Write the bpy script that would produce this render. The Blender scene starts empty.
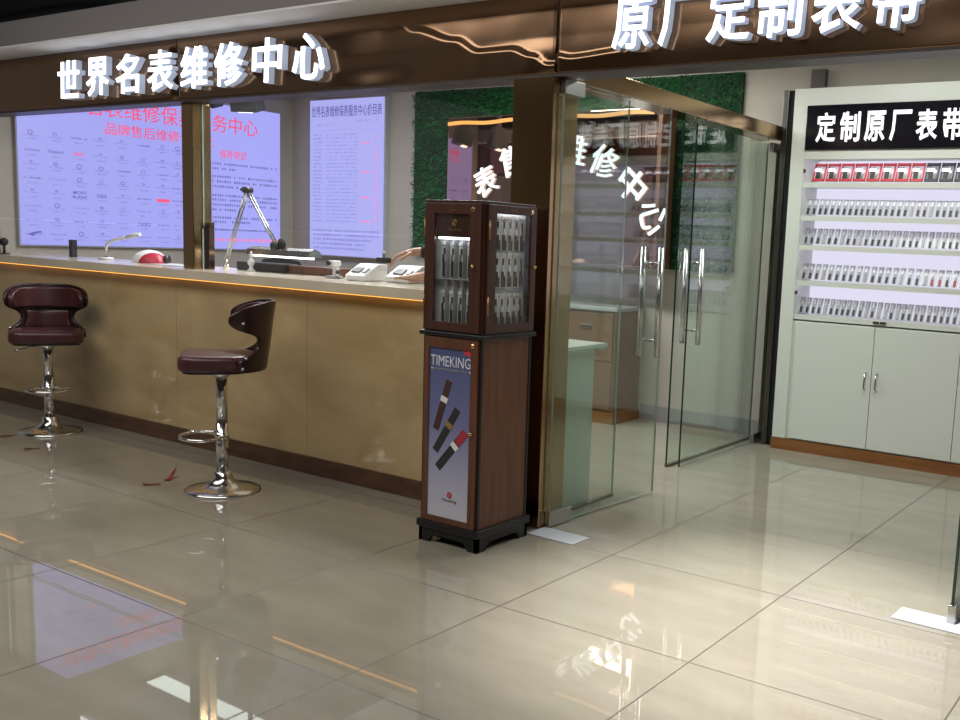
import bpy, bmesh, math, random
from mathutils import Vector, Matrix
random.seed(7)
C = bpy.context.scene.collection
PI = math.pi
ORD = ('first second third fourth fifth sixth seventh eighth ninth tenth eleventh twelfth thirteenth fourteenth fifteenth sixteenth '
       'seventeenth eighteenth nineteenth').split()
def ordinal(k):
    if k <= 19: return ORD[k-1]
    t = {2: ('twenty', 'twentieth'), 3: ('thirty', 'thirtieth'), 4: ('forty', 'fortieth'), 5: ('fifty', 'fiftieth')}[k//10]
    return t[1] if k % 10 == 0 else t[0] + '-' + ORD[k % 10 - 1]

# ------------------------------------------------------------------ materials
def newmat(name):
    m = bpy.data.materials.new(name); m.use_nodes = True
    nt = m.node_tree
    return m, nt, nt.nodes['Principled BSDF']
def pm(name, col, rough=.5, metal=0., emit=None, es=0., spec=.5, coat=0., bump=None):
    m, nt, b = newmat(name)
    b.inputs['Base Color'].default_value = (*col, 1); b.inputs['Roughness'].default_value = rough
    b.inputs['Metallic'].default_value = metal; b.inputs['Specular IOR Level'].default_value = spec
    b.inputs['Coat Weight'].default_value = coat; b.inputs['Coat Roughness'].default_value = .05
    if emit: b.inputs['Emission Color'].default_value = (*emit, 1); b.inputs['Emission Strength'].default_value = es
    if bump:
        tc = nt.nodes.new('ShaderNodeTexCoord'); n = nt.nodes.new('ShaderNodeTexNoise'); n.inputs['Scale'].default_value = bump[0]
        n.inputs['Detail'].default_value = 2
        bp = nt.nodes.new('ShaderNodeBump'); bp.inputs['Strength'].default_value = bump[1]; bp.inputs['Distance'].default_value = bump[2]
        nt.links.new(tc.outputs['Object'], n.inputs['Vector']); nt.links.new(n.outputs['Fac'], bp.inputs['Height'])
        nt.links.new(bp.outputs['Normal'], b.inputs['Normal'])
    return m
def noise_col(m, c1, c2, scale, detail=4, stretch=(1, 1, 1), lo=.35, hi=.65, distortion=0.):
    nt = m.node_tree; b = nt.nodes['Principled BSDF']
    tc = nt.nodes.new('ShaderNodeTexCoord'); mp = nt.nodes.new('ShaderNodeMapping'); mp.inputs['Scale'].default_value = stretch
    n = nt.nodes.new('ShaderNodeTexNoise'); n.inputs['Scale'].default_value = scale; n.inputs['Detail'].default_value = detail
    n.inputs['Distortion'].default_value = distortion
    r = nt.nodes.new('ShaderNodeValToRGB')
    r.color_ramp.elements[0].position = lo; r.color_ramp.elements[0].color = (*c1, 1)
    r.color_ramp.elements[1].position = hi; r.color_ramp.elements[1].color = (*c2, 1)
    L = nt.links.new
    L(tc.outputs['Object'], mp.inputs['Vector']); L(mp.outputs['Vector'], n.inputs['Vector']); L(n.outputs['Fac'], r.inputs['Fac'])
    L(r.outputs['Color'], b.inputs['Base Color'])
    return m
def emit_mat(name, col, s):
    m = pm(name, (.02, .02, .02), .4, emit=col, es=s); return m
def glass_mat(name, tint, ior=1.5):
    m = bpy.data.materials.new(name); m.use_nodes = True; nt = m.node_tree
    for n in list(nt.nodes): nt.nodes.remove(n)
    N = nt.nodes.new; L = nt.links.new
    out = N('ShaderNodeOutputMaterial'); mix = N('ShaderNodeMixShader'); tr = N('ShaderNodeBsdfTransparent'); gl = N('ShaderNodeBsdfGlossy')
    fr = N('ShaderNodeFresnel'); ge = N('ShaderNodeNewGeometry'); mx = N('ShaderNodeMapRange')
    tr.inputs['Color'].default_value = (*tint, 1); gl.inputs['Roughness'].default_value = 0.0
    mx.inputs['To Min'].default_value = ior; mx.inputs['To Max'].default_value = 1/ior
    L(ge.outputs['Backfacing'], mx.inputs['Value']); L(mx.outputs['Result'], fr.inputs['IOR'])
    L(fr.outputs['Fac'], mix.inputs['Fac']); L(tr.outputs['BSDF'], mix.inputs[1]); L(gl.outputs['BSDF'], mix.inputs[2])
    L(mix.outputs['Shader'], out.inputs['Surface'])
    return m

M = {}
def floor_material():
    m, nt, b = newmat('polished_tile'); N = nt.nodes.new; L = nt.links.new
    tc = N('ShaderNodeTexCoord'); sep = N('ShaderNodeSeparateXYZ'); L(tc.outputs['Object'], sep.inputs[0])
    masks = []; ids = []
    for ax, off in (('X', -3.789), ('Y', 2.003)):
        a = N('ShaderNodeMath'); a.operation = 'SUBTRACT'; a.inputs[1].default_value = off; L(sep.outputs[ax], a.inputs[0])
        d = N('ShaderNodeMath'); d.operation = 'DIVIDE'; d.inputs[1].default_value = .8; L(a.outputs[0], d.inputs[0])
        f = N('ShaderNodeMath'); f.operation = 'FRACT'; L(d.outputs[0], f.inputs[0])
        fl = N('ShaderNodeMath'); fl.operation = 'FLOOR'; L(d.outputs[0], fl.inputs[0]); ids.append(fl)
        p = N('ShaderNodeMath'); p.operation = 'PINGPONG'; p.inputs[1].default_value = .5; L(f.outputs[0], p.inputs[0])
        g = N('ShaderNodeMath'); g.operation = 'LESS_THAN'; g.inputs[1].default_value = .0034; L(p.outputs[0], g.inputs[0]); masks.append(g)
    mx = N('ShaderNodeMath'); mx.operation = 'MAXIMUM'; L(masks[0].outputs[0], mx.inputs[0]); L(masks[1].outputs[0], mx.inputs[1])
    cb = N('ShaderNodeCombineXYZ'); L(ids[0].outputs[0], cb.inputs[0]); L(ids[1].outputs[0], cb.inputs[1])
    wn = N('ShaderNodeTexWhiteNoise'); L(cb.outputs[0], wn.inputs['Vector'])
    ad = N('ShaderNodeVectorMath'); ad.operation = 'MULTIPLY_ADD'; ad.inputs[1].default_value = (3, 3, 3)
    L(cb.outputs[0], ad.inputs[0]); L(tc.outputs['Object'], ad.inputs[2])
    mp = N('ShaderNodeMapping'); mp.inputs['Scale'].default_value = (1.2, 3.5, 1); mp.inputs['Rotation'].default_value = (0, 0, .3); L(ad.outputs[0], mp.inputs['Vector'])
    no = N('ShaderNodeTexNoise'); no.inputs['Scale'].default_value = 2.2; no.inputs['Detail'].default_value = 6; L(mp.outputs[0], no.inputs['Vector'])
    rp = N('ShaderNodeValToRGB')
    rp.color_ramp.elements[0].position = .3; rp.color_ramp.elements[0].color = (.265, .243, .195, 1)
    rp.color_ramp.elements[1].position = .7; rp.color_ramp.elements[1].color = (.31, .285, .232, 1)
    L(no.outputs['Fac'], rp.inputs['Fac'])
    mm = N('ShaderNodeMix'); mm.data_type = 'RGBA'; mm.inputs['B'].default_value = (.07, .058, .045, 1)
    L(mx.outputs[0], mm.inputs['Factor']); L(rp.outputs['Color'], mm.inputs['A']); L(mm.outputs['Result'], b.inputs['Base Color'])
    rr = N('ShaderNodeMapRange'); rr.inputs['To Min'].default_value = .016; rr.inputs['To Max'].default_value = .5; L(mx.outputs[0], rr.inputs['Value'])
    L(rr.outputs['Result'], b.inputs['Roughness'])
    b.inputs['IOR'].default_value = 1.62
    return m
M['floor'] = floor_material()
M['bronze'] = pm('bronze_mirror_steel', (.27, .165, .10), .17, 1.0, bump=(1.6, .25, .05))
M['bronze_flat'] = pm('bronze_steel', (.42, .28, .15), .16, 1.0)
M['bronze_dark'] = pm('dark_bronze_steel', (.22, .13, .08), .14, 1.0)
M['bronze_mirror'] = pm('bronze_mirror_glass', (.52, .33, .24), .03, 1.0)
M['channel'] = pm('dark_channel', (.05, .035, .03), .4)
M['steel'] = pm('brushed_steel', (.55, .55, .54), .25, 1.0)
M['steel_dark'] = pm('dark_steel', (.16, .15, .14), .3, 1.0)
M['chrome'] = pm('chrome', (.80, .80, .80), .17, 1.0)
M['stone'] = noise_col(pm('cream_marble', (.5, .4, .25), .12, coat=.3), (.42, .30, .145), (.58, .44, .235), 1.7, 6, (1, 1, 2.2), .3, .72, .8)
M['stone_top'] = noise_col(pm('cream_marble_top', (.6, .5, .36), .15), (.62, .54, .41), (.72, .64, .50), 2.5, 5)
M['kick'] = noise_col(pm('brown_skirting', (.10, .05, .03), .3), (.075, .036, .02), (.12, .06, .034), 6, 4, (1, 1, 4))
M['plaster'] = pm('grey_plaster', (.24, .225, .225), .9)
M['soffit_lit'] = pm('lit_soffit_underside', (.82, .81, .84), .8)  # bright copy for the soffit underside, light from below put into the colour
M['plaster_w'] = pm('white_plaster', (.62, .60, .57), .9)
M['wall'] = noise_col(pm('warm_wall_paint', (.4, .37, .33), .75), (.39, .36, .315), (.42, .385, .34), 3)
M['wall_cream'] = pm('cream_wall_paint', (.47, .41, .29), .75)
M['black'] = pm('black_void', (.012, .012, .016), .8)
M['blackp'] = pm('black_paint', (.012, .012, .013), .35)
M['black_gloss'] = pm('black_acrylic', (.006, .006, .010), .12)
M['rubber'] = pm('black_plastic', (.02, .02, .022), .45)
M['white'] = pm('white_lacquer', (.66, .67, .63), .3)
M['white_pl'] = pm('white_plastic', (.75, .75, .76), .3)
M['grey_pl'] = pm('grey_plastic', (.35, .35, .37), .4)
M['leather'] = noise_col(pm('maroon_leather', (.06, .018, .018), .34, bump=(90, .12, .002)), (.050, .014, .016), (.068, .021, .022), 12)
M['leather_d'] = pm('dark_maroon_leather', (.022, .009, .009), .28)
def wood(name, c1, c2, rough=.35, stretch=(9, 9, .7)):
    return noise_col(pm(name, c1, rough), c1, c2, 4.5, 5, stretch, .3, .7, .6)
M['walnut'] = wood('walnut_veneer', (.095, .036, .020), (.155, .062, .033))
M['walnut_m'] = wood('reddish_walnut_door', (.048, .018, .012), (.075, .030, .019))
M['walnut_d'] = wood('dark_walnut_frame', (.034, .012, .008), (.055, .020, .012))
M['wood_h'] = wood('brown_drawer_wood', (.13, .055, .024), (.19, .085, .04), .4, (.8, 9, 9))
M['wood_base'] = wood('amber_plinth_wood', (.20, .075, .022), (.27, .11, .035), .3, (.8, 9, 9))
M['glass'] = glass_mat('clear_glass', (.975, .985, .978))
M['glass_door'] = glass_mat('green_door_glass', (.93, .968, .945), 1.6)
M['glass_edge'] = pm('dark_green_glass_edge', (.010, .030, .022), .15)
M['glass_edge_light'] = pm('pale_glass_edge', (.30, .37, .33), .2)
M['acrylic'] = glass_mat('clear_acrylic', (.93, .93, .95))
M['grass'] = noise_col(pm('artificial_grass', (.02, .10, .03), .6), (.012, .10, .03), (.04, .26, .08), 30)
M['grass_back'] = pm('grass_backing', (.006, .03, .01), .9)
M['letter'] = emit_mat('glowing_letter_face', (.92, .95, 1.0), 2.8)
M['letter_side'] = pm('letter_return', (.45, .50, .62), .3, emit=(.68, .78, 1.0), es=.32)
M['neon'] = emit_mat('glowing_white_letter', (.90, .93, 1.0), 1.7)
M['screen'] = emit_mat('lavender_lightbox', (.385, .385, .95), 1.12)
M['screen2'] = emit_mat('lavender_lightbox_pale', (.44, .44, .94), 1.05)
M['ink_red'] = pm('red_print', (.6, .03, .10), .5, emit=(.90, .10, .22), es=.9)
M['ink_pink'] = pm('pink_print', (.6, .1, .3), .5, emit=(.88, .24, .50), es=.85)
M['ink_dark'] = pm('navy_print', (.03, .03, .12), .5, emit=(.16, .15, .48), es=.8)
M['ink_mid'] = pm('pale_violet_print', (.1, .1, .3), .5, emit=(.21, .21, .58), es=.85)
M['ink_line'] = pm('hairline_print', (.2, .2, .5), .5, emit=(.30, .30, .75), es=.95)
M['led_warm'] = emit_mat('warm_led', (1.0, .46, .08), 2.1)
M['warm_reflection'] = emit_mat('warm_painted_reflection', (1.0, .42, .08), 1.3)  # glow of a reflection painted on the mirror unit
M['led_white'] = emit_mat('white_led', (.90, .86, 1.0), 7.0)
M['shelf_glow'] = emit_mat('added_shelf_glow', (.84, .81, 1.0), .88)
M['case_led'] = emit_mat('case_led', (.95, .97, 1.0), 8.0)
M['tube'] = emit_mat('lamp_tube', (.97, .98, 1.0), 4.0)
M['panel'] = emit_mat('ceiling_panel_diffuser', (.90, 1.0, .93), 4.0)
M['signwhite'] = pm('white_sign_letters', (.8, .8, .8), .4, emit=(.9, .9, 1), es=.75)
M['gold'] = pm('brass', (.75, .52, .22), .25, 1.0)
M['goldprint'] = pm('gold_print', (.36, .22, .09), .4, .6)
M['paper'] = pm('white_paper', (.46, .48, .54), .7)
M['redbox'] = pm('red_card', (.62, .045, .06), .4)
M['darkbox'] = pm('charcoal_card', (.05, .05, .06), .4)
M['strap_dark'] = pm('dark_strap_leather', (.03, .028, .03), .5)
M['strap_brown'] = pm('brown_strap_leather', (.07, .03, .022), .5)
M['strap_red'] = pm('red_strap_leather', (.4, .03, .05), .5)
M['strap_yel'] = pm('yellow_strap_leather', (.55, .45, .05), .5)
M['pack_film'] = pm('milky_pack_film', (.50, .50, .56), .25)
M['card'] = pm('white_card', (.78, .78, .80), .5)
M['redpl'] = pm('red_plastic', (.42, .015, .04), .35)
M['navy'] = pm('navy_cloth', (.010, .011, .016), .9)
M['skin'] = pm('skin', (.52, .30, .20), .5)
M['hair'] = pm('black_hair', (.012, .01, .01), .5)
M['poster_txt'] = pm('white_print', (.75, .75, .80), .5)
M['debris'] = pm('red_paper_scrap', (.20, .035, .02), .6)
def poster_mat():
    m, nt, b = newmat('poster_print'); N = nt.nodes.new; L = nt.links.new
    tc = N('ShaderNodeTexCoord'); s = N('ShaderNodeSeparateXYZ'); L(tc.outputs['Object'], s.inputs[0])
    mr = N('ShaderNodeMapRange'); mr.inputs['From Min'].default_value = .12; mr.inputs['From Max'].default_value = .9; L(s.outputs['Z'], mr.inputs['Value'])
    r = N('ShaderNodeValToRGB'); e = r.color_ramp.elements
    e[0].position = 0; e[0].color = (.60, .60, .68, 1); e[1].position = 1; e[1].color = (.070, .095, .22, 1)
    k = e.new(.55); k.color = (.17, .18, .36, 1); k = e.new(.3); k.color = (.36, .365, .52, 1)
    L(mr.outputs['Result'], r.inputs['Fac']); L(r.outputs['Color'], b.inputs['Base Color']); b.inputs['Roughness'].default_value = .3
    return m
M['poster'] = poster_mat()

# ------------------------------------------------------------------ mesh helpers
class MB:
    def __init__(s): s.bm = bmesh.new(); s.mi = 0
    def box(s, x0, x1, y0, y1, z0, z1, bev=0., seg=2, mi=None):
        r = bmesh.ops.create_cube(s.bm, size=1)
        bmesh.ops.scale(s.bm, vec=(abs(x1-x0), abs(y1-y0), abs(z1-z0)), verts=r['verts'])
        bmesh.ops.translate(s.bm, vec=((x0+x1)/2, (y0+y1)/2, (z0+z1)/2), verts=r['verts'])
        fs = list({f for v in r['verts'] for f in v.link_faces})
        if mi is not None:
            for f in fs: f.material_index = mi
        if bev:
            es = list({e for v in r['verts'] for e in v.link_edges})
            rr = bmesh.ops.bevel(s.bm, geom=es, offset=bev, segments=seg, affect='EDGES', profile=.5)
            if mi is not None:
                for f in rr['faces']: f.material_index = mi
            return s
        return s
    def mbox(s, mat4, sx, sy, sz, mi=0):
        r = bmesh.ops.create_cube(s.bm, size=1)
        bmesh.ops.transform(s.bm, matrix=mat4 @ Matrix.Diagonal((sx, sy, sz, 1)), verts=r['verts'])
        for f in {f for v in r['verts'] for f in v.link_faces}: f.material_index = mi
        return s
    def cyl(s, a, b, r1, r2=None, n=16, mi=0, cap=True):
        a = Vector(a); b = Vector(b); d = b-a
        r = bmesh.ops.create_cone(s.bm, cap_ends=cap, segments=n, radius1=r1, radius2=r1 if r2 is None else r2, depth=d.length)
        q = Vector((0, 0, 1)).rotation_difference(d.normalized()).to_matrix().to_4x4()
        bmesh.ops.transform(s.bm, matrix=Matrix.Translation((a+b)/2) @ q, verts=r['verts'])
        for f in {f for v in r['verts'] for f in v.link_faces}: f.material_index = mi; f.smooth = True
        return s
    def sphere(s, c, r, sc=(1, 1, 1), n=16, mi=0):
        q = bmesh.ops.create_uvsphere(s.bm, u_segments=n, v_segments=max(6, n//2), radius=r)
        bmesh.ops.transform(s.bm, matrix=Matrix.Translation(c) @ Matrix.Diagonal((*sc, 1)), verts=q['verts'])
        for f in {f for v in q['verts'] for f in v.link_faces}: f.material_index = mi; f.smooth = True
        return s
    def lathe(s, prof, c=(0, 0, 0), n=40, mi=0):
        rings = []
        for r, z in prof:
            rings.append([s.bm.verts.new((c[0]+r*math.cos(2*PI*k/n), c[1]+r*math.sin(2*PI*k/n), c[2]+z)) for k in range(n)])
        for a, b in zip(rings, rings[1:]):
            for k in range(n):
                f = s.bm.faces.new((a[k], a[(k+1) % n], b[(k+1) % n], b[k])); f.smooth = True; f.material_index = mi
        f = s.bm.faces.new(rings[0][::-1]); f.material_index = mi
        f = s.bm.faces.new(rings[-1]); f.material_index = mi
        return s
    def tube(s, pts, r, n=10, mi=0, closed=False):
        pts = [Vector(p) for p in pts]; rings = []
        up = Vector((0, 0, 1))
        for i, p in enumerate(pts):
            a = pts[i-1] if (i > 0 or closed) else p; b = pts[(i+1) % len(pts)] if (i < len(pts)-1 or closed) else p
            t = (b-a).normalized(); u = t.cross(up)
            if u.length < .05: u = t.cross(Vector((1, 0, 0)))
            u.normalize(); v = u.cross(t)
            rr = r[i] if isinstance(r, (list, tuple)) else r
            rings.append([s.bm.verts.new(p + u*rr*math.cos(2*PI*k/n) + v*rr*math.sin(2*PI*k/n)) for k in range(n)])
        pr = list(zip(rings, rings[1:])) + ([(rings[-1], rings[0])] if closed else [])
        for a, b in pr:
            for k in range(n):
                f = s.bm.faces.new((a[k], a[(k+1) % n], b[(k+1) % n], b[k])); f.smooth = True; f.material_index = mi
        if not closed: s.bm.faces.new(rings[0][::-1]); s.bm.faces.new(rings[-1])
        return s
    def prism(s, poly, axis, a, b, mi=0):
        """poly: 2D outline; extruded along axis ('x','y','z') from a to b"""
        def P(u, v, w): return {'x': (w, u, v), 'y': (u, w, v), 'z': (u, v, w)}[axis]
        A = [s.bm.verts.new(P(u, v, a)) for u, v in poly]; B = [s.bm.verts.new(P(u, v, b)) for u, v in poly]
        n = len(poly); fs = [s.bm.faces.new(A), s.bm.faces.new(B[::-1])]
        for k in range(n): fs.append(s.bm.faces.new((A[k], B[k], B[(k+1) % n], A[(k+1) % n])))
        for f in fs: f.material_index = mi
        return s
    def build(s, name, mat, parent=None, loc=None, rz=0, smooth=False):
        bmesh.ops.recalc_face_normals(s.bm, faces=s.bm.faces)
        me = bpy.data.meshes.new(name); s.bm.to_mesh(me); s.bm.free()
        for m in (mat if isinstance(mat, (list, tuple)) else [mat]): me.materials.append(m)
        if smooth:
            for p in me.polygons: p.use_smooth = True
        o = bpy.data.objects.new(name, me); C.objects.link(o)
        if parent: o.parent = parent
        if loc: o.location = loc
        o.rotation_euler.z = rz
        return o
def mod_bevel(o, w, seg=2):
    m = o.modifiers.new('bevel', 'BEVEL'); m.width = w; m.segments = seg; m.limit_method = 'ANGLE'; return o
def thing(name, label, cat, loc=(0, 0, 0), rz=0, group=None):
    o = bpy.data.objects.new(name, None); C.objects.link(o); o.location = loc; o.rotation_euler.z = rz
    o.empty_display_size = .05
    return tag(o, label, cat, group)
def tag(o, label, cat, group=None):
    o['label'] = label; o['category'] = cat
    if group: o['group'] = group
    return o
def struct(o):
    o['kind'] = 'structure'; return o
def sbox(name, x0, x1, y0, y1, z0, z1, mat, bev=0.):
    return struct(MB().box(x0, x1, y0, y1, z0, z1, bev).build(name, M[mat]))
def text_mesh(body, size, ext=.002, bold=0., shear=0., res=2):
    c = bpy.data.curves.new('text', 'FONT'); c.body = body; c.size = size; c.extrude = ext; c.offset = bold*size; c.shear = shear
    c.align_x = 'CENTER'; c.align_y = 'CENTER'; c.resolution_u = res
    o = bpy.data.objects.new('text', c); C.objects.link(o)
    dg = bpy.context.evaluated_depsgraph_get()
    me = bpy.data.meshes.new_from_object(o.evaluated_get(dg))
    bpy.data.objects.remove(o); bpy.data.curves.remove(c)
    xs = [v.co.x for v in me.vertices]; ys = [v.co.y for v in me.vertices]
    me.transform(Matrix.Translation((-(min(xs)+max(xs))/2, -(min(ys)+max(ys))/2, 0)))
    return me, max(xs)-min(xs), max(ys)-min(ys)
FRONT = Matrix.Rotation(PI/2, 4, 'X')                                   # reads from -Y
RIGHT = Matrix.Rotation(PI/2, 4, 'Z') @ Matrix.Rotation(PI/2, 4, 'X')   # reads from +X
def text(name, body, size, mat, loc, face=FRONT, ext=.002, bold=0., w=None, h=None, parent=None, roll=0., shear=0., origin=True):
    me, tw, th = text_mesh(body, size, ext, bold, shear)
    S = Matrix.Diagonal(((w/tw) if w else 1, (h/th) if h else 1, 1, 1))
    me.transform(face @ Matrix.Rotation(roll, 4, 'Z') @ S)
    me.name = name; me.materials.append(M[mat])
    o = bpy.data.objects.new(name, me); C.objects.link(o); o.location = loc
    if parent: o.parent = parent; o.location = Vector(loc) - parent.location
    return o
def copy_tree(o, parent=None):
    c = o.copy(); C.objects.link(c)
    if parent: c.parent = parent
    for ch in list(o.children): copy_tree(ch, c)
    return c

# ------------------------------------------------------------------ setting
sbox('floor', -10.5, 4.5, -5.5, 6.66, -.1, 0, 'floor')
sbox('wall_back', -8.05, 3.0, 6.66, 6.8, 0, 3.0, 'wall')
sbox('wall_left', -8.15, -7.95, 3.88, 6.66, 0, 3.0, 'wall')
sbox('ceiling_shop', -8.15, 3.0, 3.86, 6.8, 2.78, 2.9, 'plaster_w')
sbox('ceiling_hall', -10.5, 4.5, -5.5, 3.86, 3.4, 3.5, 'black')
sbox('wall_upper', -10.5, 4.5, 3.80, 3.88, 2.62, 3.4, 'black')
sbox('wall_hall', -10.5, 4.5, -5.6, -5.5, 0, 3.5, 'wall_cream')
sbox('trim_soffit', -10.5, 4.5, 3.44, 3.88, 2.472, 2.62, 'plaster')  # fascia greyed: the soffit's shaded side put into the colour
sbox('trim_soffit_lit_side', -10.5, 4.5, 3.443, 3.88, 2.46, 2.4715, 'soffit_lit')  # lit underside painted as a separate white sheet
# bronze sheet header: four sheets with fine joints, each slightly bowed along its lower edge
def header(name, x0, x1, bow, curl=None):
    mb = MB(); bm = mb.bm; nx, nz = (int((x1-x0)/.02)+1, 56) if curl else (60, 10); g = {}
    for i in range(nx+1):
        for k in range(nz+1):
            u, w = i/nx, k/nz
            x = x0 + (x1-x0)*u; z = 2.11 + .35*w
            d = bow*(math.sin(u*9+x0*3)*.5 + math.sin(u*23+1)*.18)*math.exp(-((w-.25)/.3)**2) * math.sin(PI*min(1, w*2.2+.0))
            if curl:                       # a dented crease wanders along the lower half of this sheet
                e, f = curl(x); t_ = max(0, min(1, (f - z)/.030 + .5)); t_ = t_*t_*(3-2*t_)
                d -= e*t_*max(0, min(1, (z-2.11)/max(.02, f-2.11)))**.8
            g[i, k] = bm.verts.new((x, 3.70 - .003 + d, z))
    for i in range(nx):
        for k in range(nz): bm.faces.new((g[i, k], g[i+1, k], g[i+1, k+1], g[i, k+1])).smooth = True
    bk = {}
    for i in (0, nx):
        for k in (0, nz): bk[i, k] = bm.verts.new((g[i, k].co.x, 3.86, g[i, k].co.z))
    bm.faces.new([g[i, 0] for i in range(nx+1)] + [bk[nx, 0], bk[0, 0]])
    bm.faces.new([g[i, nz] for i in range(nx+1)] + [bk[nx, nz], bk[0, nz]])
    bm.faces.new([g[0, k] for k in range(nz+1)] + [bk[0, nz], bk[0, 0]])
    bm.faces.new([g[nx, k] for k in range(nz+1)] + [bk[nx, nz], bk[nx, 0]])
    bm.faces.new((bk[0, 0], bk[nx, 0], bk[nx, nz], bk[0, nz]))
    return struct(mb.build(name, M['bronze']))
header('trim_header_left', -10.4, -5.442, .004)
def lerp(pts, x):
    if x <= pts[0][0]: return pts[0][1]
    for (a, u), (b, v) in zip(pts, pts[1:]):
        if x <= b: t_ = (x-a)/(b-a); t_ = t_*t_*(3-2*t_); return u+(v-u)*t_
    return pts[-1][1]
CM = [(-3.60, 2.41), (-3.515, 2.365), (-3.255, 2.300), (-3.10, 2.235), (-2.91, 2.235), (-2.79, 2.195), (-2.70, 2.150)]
CR = [(-2.66, 2.19), (-2.58, 2.175), (-2.30, 2.19), (-2.1, 2.17)]
header('trim_header_middle', -5.438, -2.662, .006, lambda x: (.013*max(0, min(1, (x+3.75)/.3)), lerp(CM, x)))
header('trim_header_right', -2.658, 4.4, .003, lambda x: (.010*max(0, min(1, (-2.15-x)/.25)), lerp(CR, x)))
sbox('trim_header_channel', -10.4, 4.4, 3.70, 3.84, 2.097, 2.11, 'channel')
# columns and posts of bronze steel
sbox('trim_column', -2.90, -2.672, 3.70, 3.90, 0, 2.097, 'bronze_flat', .003)
sbox('trim_counter_post', -5.49, -5.385, 3.755, 3.885, 1.10, 2.097, 'bronze_flat', .003)
sbox('trim_screen_post', -5.385, -5.345, 3.835, 3.875, 1.10, 1.39, 'bronze_dark', .002)
sbox('trim_lintel', -2.86, -2.69, 3.90, 6.40, 2.105, 2.195, 'bronze_flat', .003)
sbox('trim_back_post', -2.80, -2.735, 6.56, 6.64, 0, 2.105, 'bronze_dark')
sbox('trim_steel_strip', -2.715, -2.675, 6.42, 6.50, 0, 2.44, 'steel_dark', .003)
sbox('trim_black_gap', -2.675, -2.615, 6.44, 6.655, 0, 2.44, 'black')
sbox('trim_grey_plate', -2.60, -2.50, 6.60, 6.655, 2.437, 2.60, 'steel_dark')
sbox('baseboard_back', -3.85, -2.81, 6.645, 6.66, 0, .12, 'plaster')
# glazing above the counter
def pane(name, x0, x1, y, z0, z1, th=.010, parent=None):
    mb = MB().box(x0, x1, y-th/2, y+th/2, z0, z1)
    mb.bm.normal_update()
    for f in mb.bm.faces:
        if abs(f.normal.y) < .5: f.material_index = 1
    return mb.build(name, [M['glass'], M['glass_edge_light']], parent)
struct(pane('window_1', -7.93, -5.495, 3.825, 1.36, 2.10))
struct(pane('window_2', -5.38, -2.905, 3.825, 1.36, 2.10))
def screen_pane(x0, x1, label):
    o = pane('glass_counter_screen', x0, x1, 3.79, 1.10, 1.355); tag(o, label, 'glass screen')
screen_pane(-7.93, -5.495, 'low clear glass screen on the counter left of the bronze post')
screen_pane(-5.34, -2.905, 'low clear glass screen on the counter between bronze post and column')

# ------------------------------------------------------------------ service counter
t = thing('service_counter', 'long cream marble service counter with brown skirting and glowing lip', 'counter', (-5.4, 3.9, 0))
def ch(o, p):   # keep world coordinates under a parent
    o.parent = p; o.location = Vector(o.location) - p.location; return o
for a, b in ((-7.93, -7.17), (-7.167, -5.52), (-5.517, -4.32), (-4.317, -3.36)):
    ch(MB().box(a, b, 3.72, 4.12, .10, 1.04).build('marble_panel', M['stone']), t)
ch(MB().box(-7.93, -3.36, 3.708, 4.12, 0, .10).build('skirting', M['kick']), t)
ch(MB().box(-7.93, -3.36, 3.64, 4.18, 1.045, 1.10, .003).build('countertop', M['stone_top']), t)
def beads(x0, x1):
    mb = MB(); n = int((x1-x0)/.022)
    for k in range(n): mb.box(x0+k*.022, x0+k*.022+.009, 3.690, 3.702, 1.037, 1.0445)
    o = ch(mb.build('led_strip', M['led_warm']), t); o['kind'] = 'stuff'
beads(-7.93, -3.36)
ch(MB().box(-3.357, -2.91, 3.72, 3.82, 0, 1.04).box(-3.357, -2.91, 3.64, 3.86, 1.045, 1.10, .003).build('end_panel', M['stone']), t)
beads(-3.357, -2.91)
ch(MB().box(-3.357, -2.91, 3.708, 3.7195, 0, .10).build('skirting', M['kick']), t)

# ------------------------------------------------------------------ illuminated signs
def channel_sign(name, label, chars, xs, z, cw, chh, bold):
    t = thing(name, label, 'sign', (sum(xs)/len(xs), 3.69, z))
    for c, x in zip(chars, xs):
        b = text('letter', c, .3, 'letter_side', (x, 3.672, z), ext=.020, bold=bold+.004, w=cw*1.02, h=chh*1.02, parent=t, shear=.05)
        f = text('letter_face', c, .3, 'letter', (x, 3.648, z), ext=.003, bold=bold, w=cw, h=chh, shear=.05)
        f.parent = b; f.location = (0, 3.648-3.672, 0)
    return t
channel_sign('illuminated_shop_sign', 'long row of eight glowing white letters on the bronze header above the counter', '世界名表维修中心',
             [-6.53, -6.20, -5.87, -5.54, -5.21, -4.895, -4.565, -4.235], 2.275, .245, .235, .010)
channel_sign('illuminated_strap_sign', 'shorter row of six glowing white letters on the bronze header above the glass doors', '原厂定制表带',
             [-2.245, -2.02, -1.80, -1.58, -1.36, -1.13], 2.282, .185, .205, .010)

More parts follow.
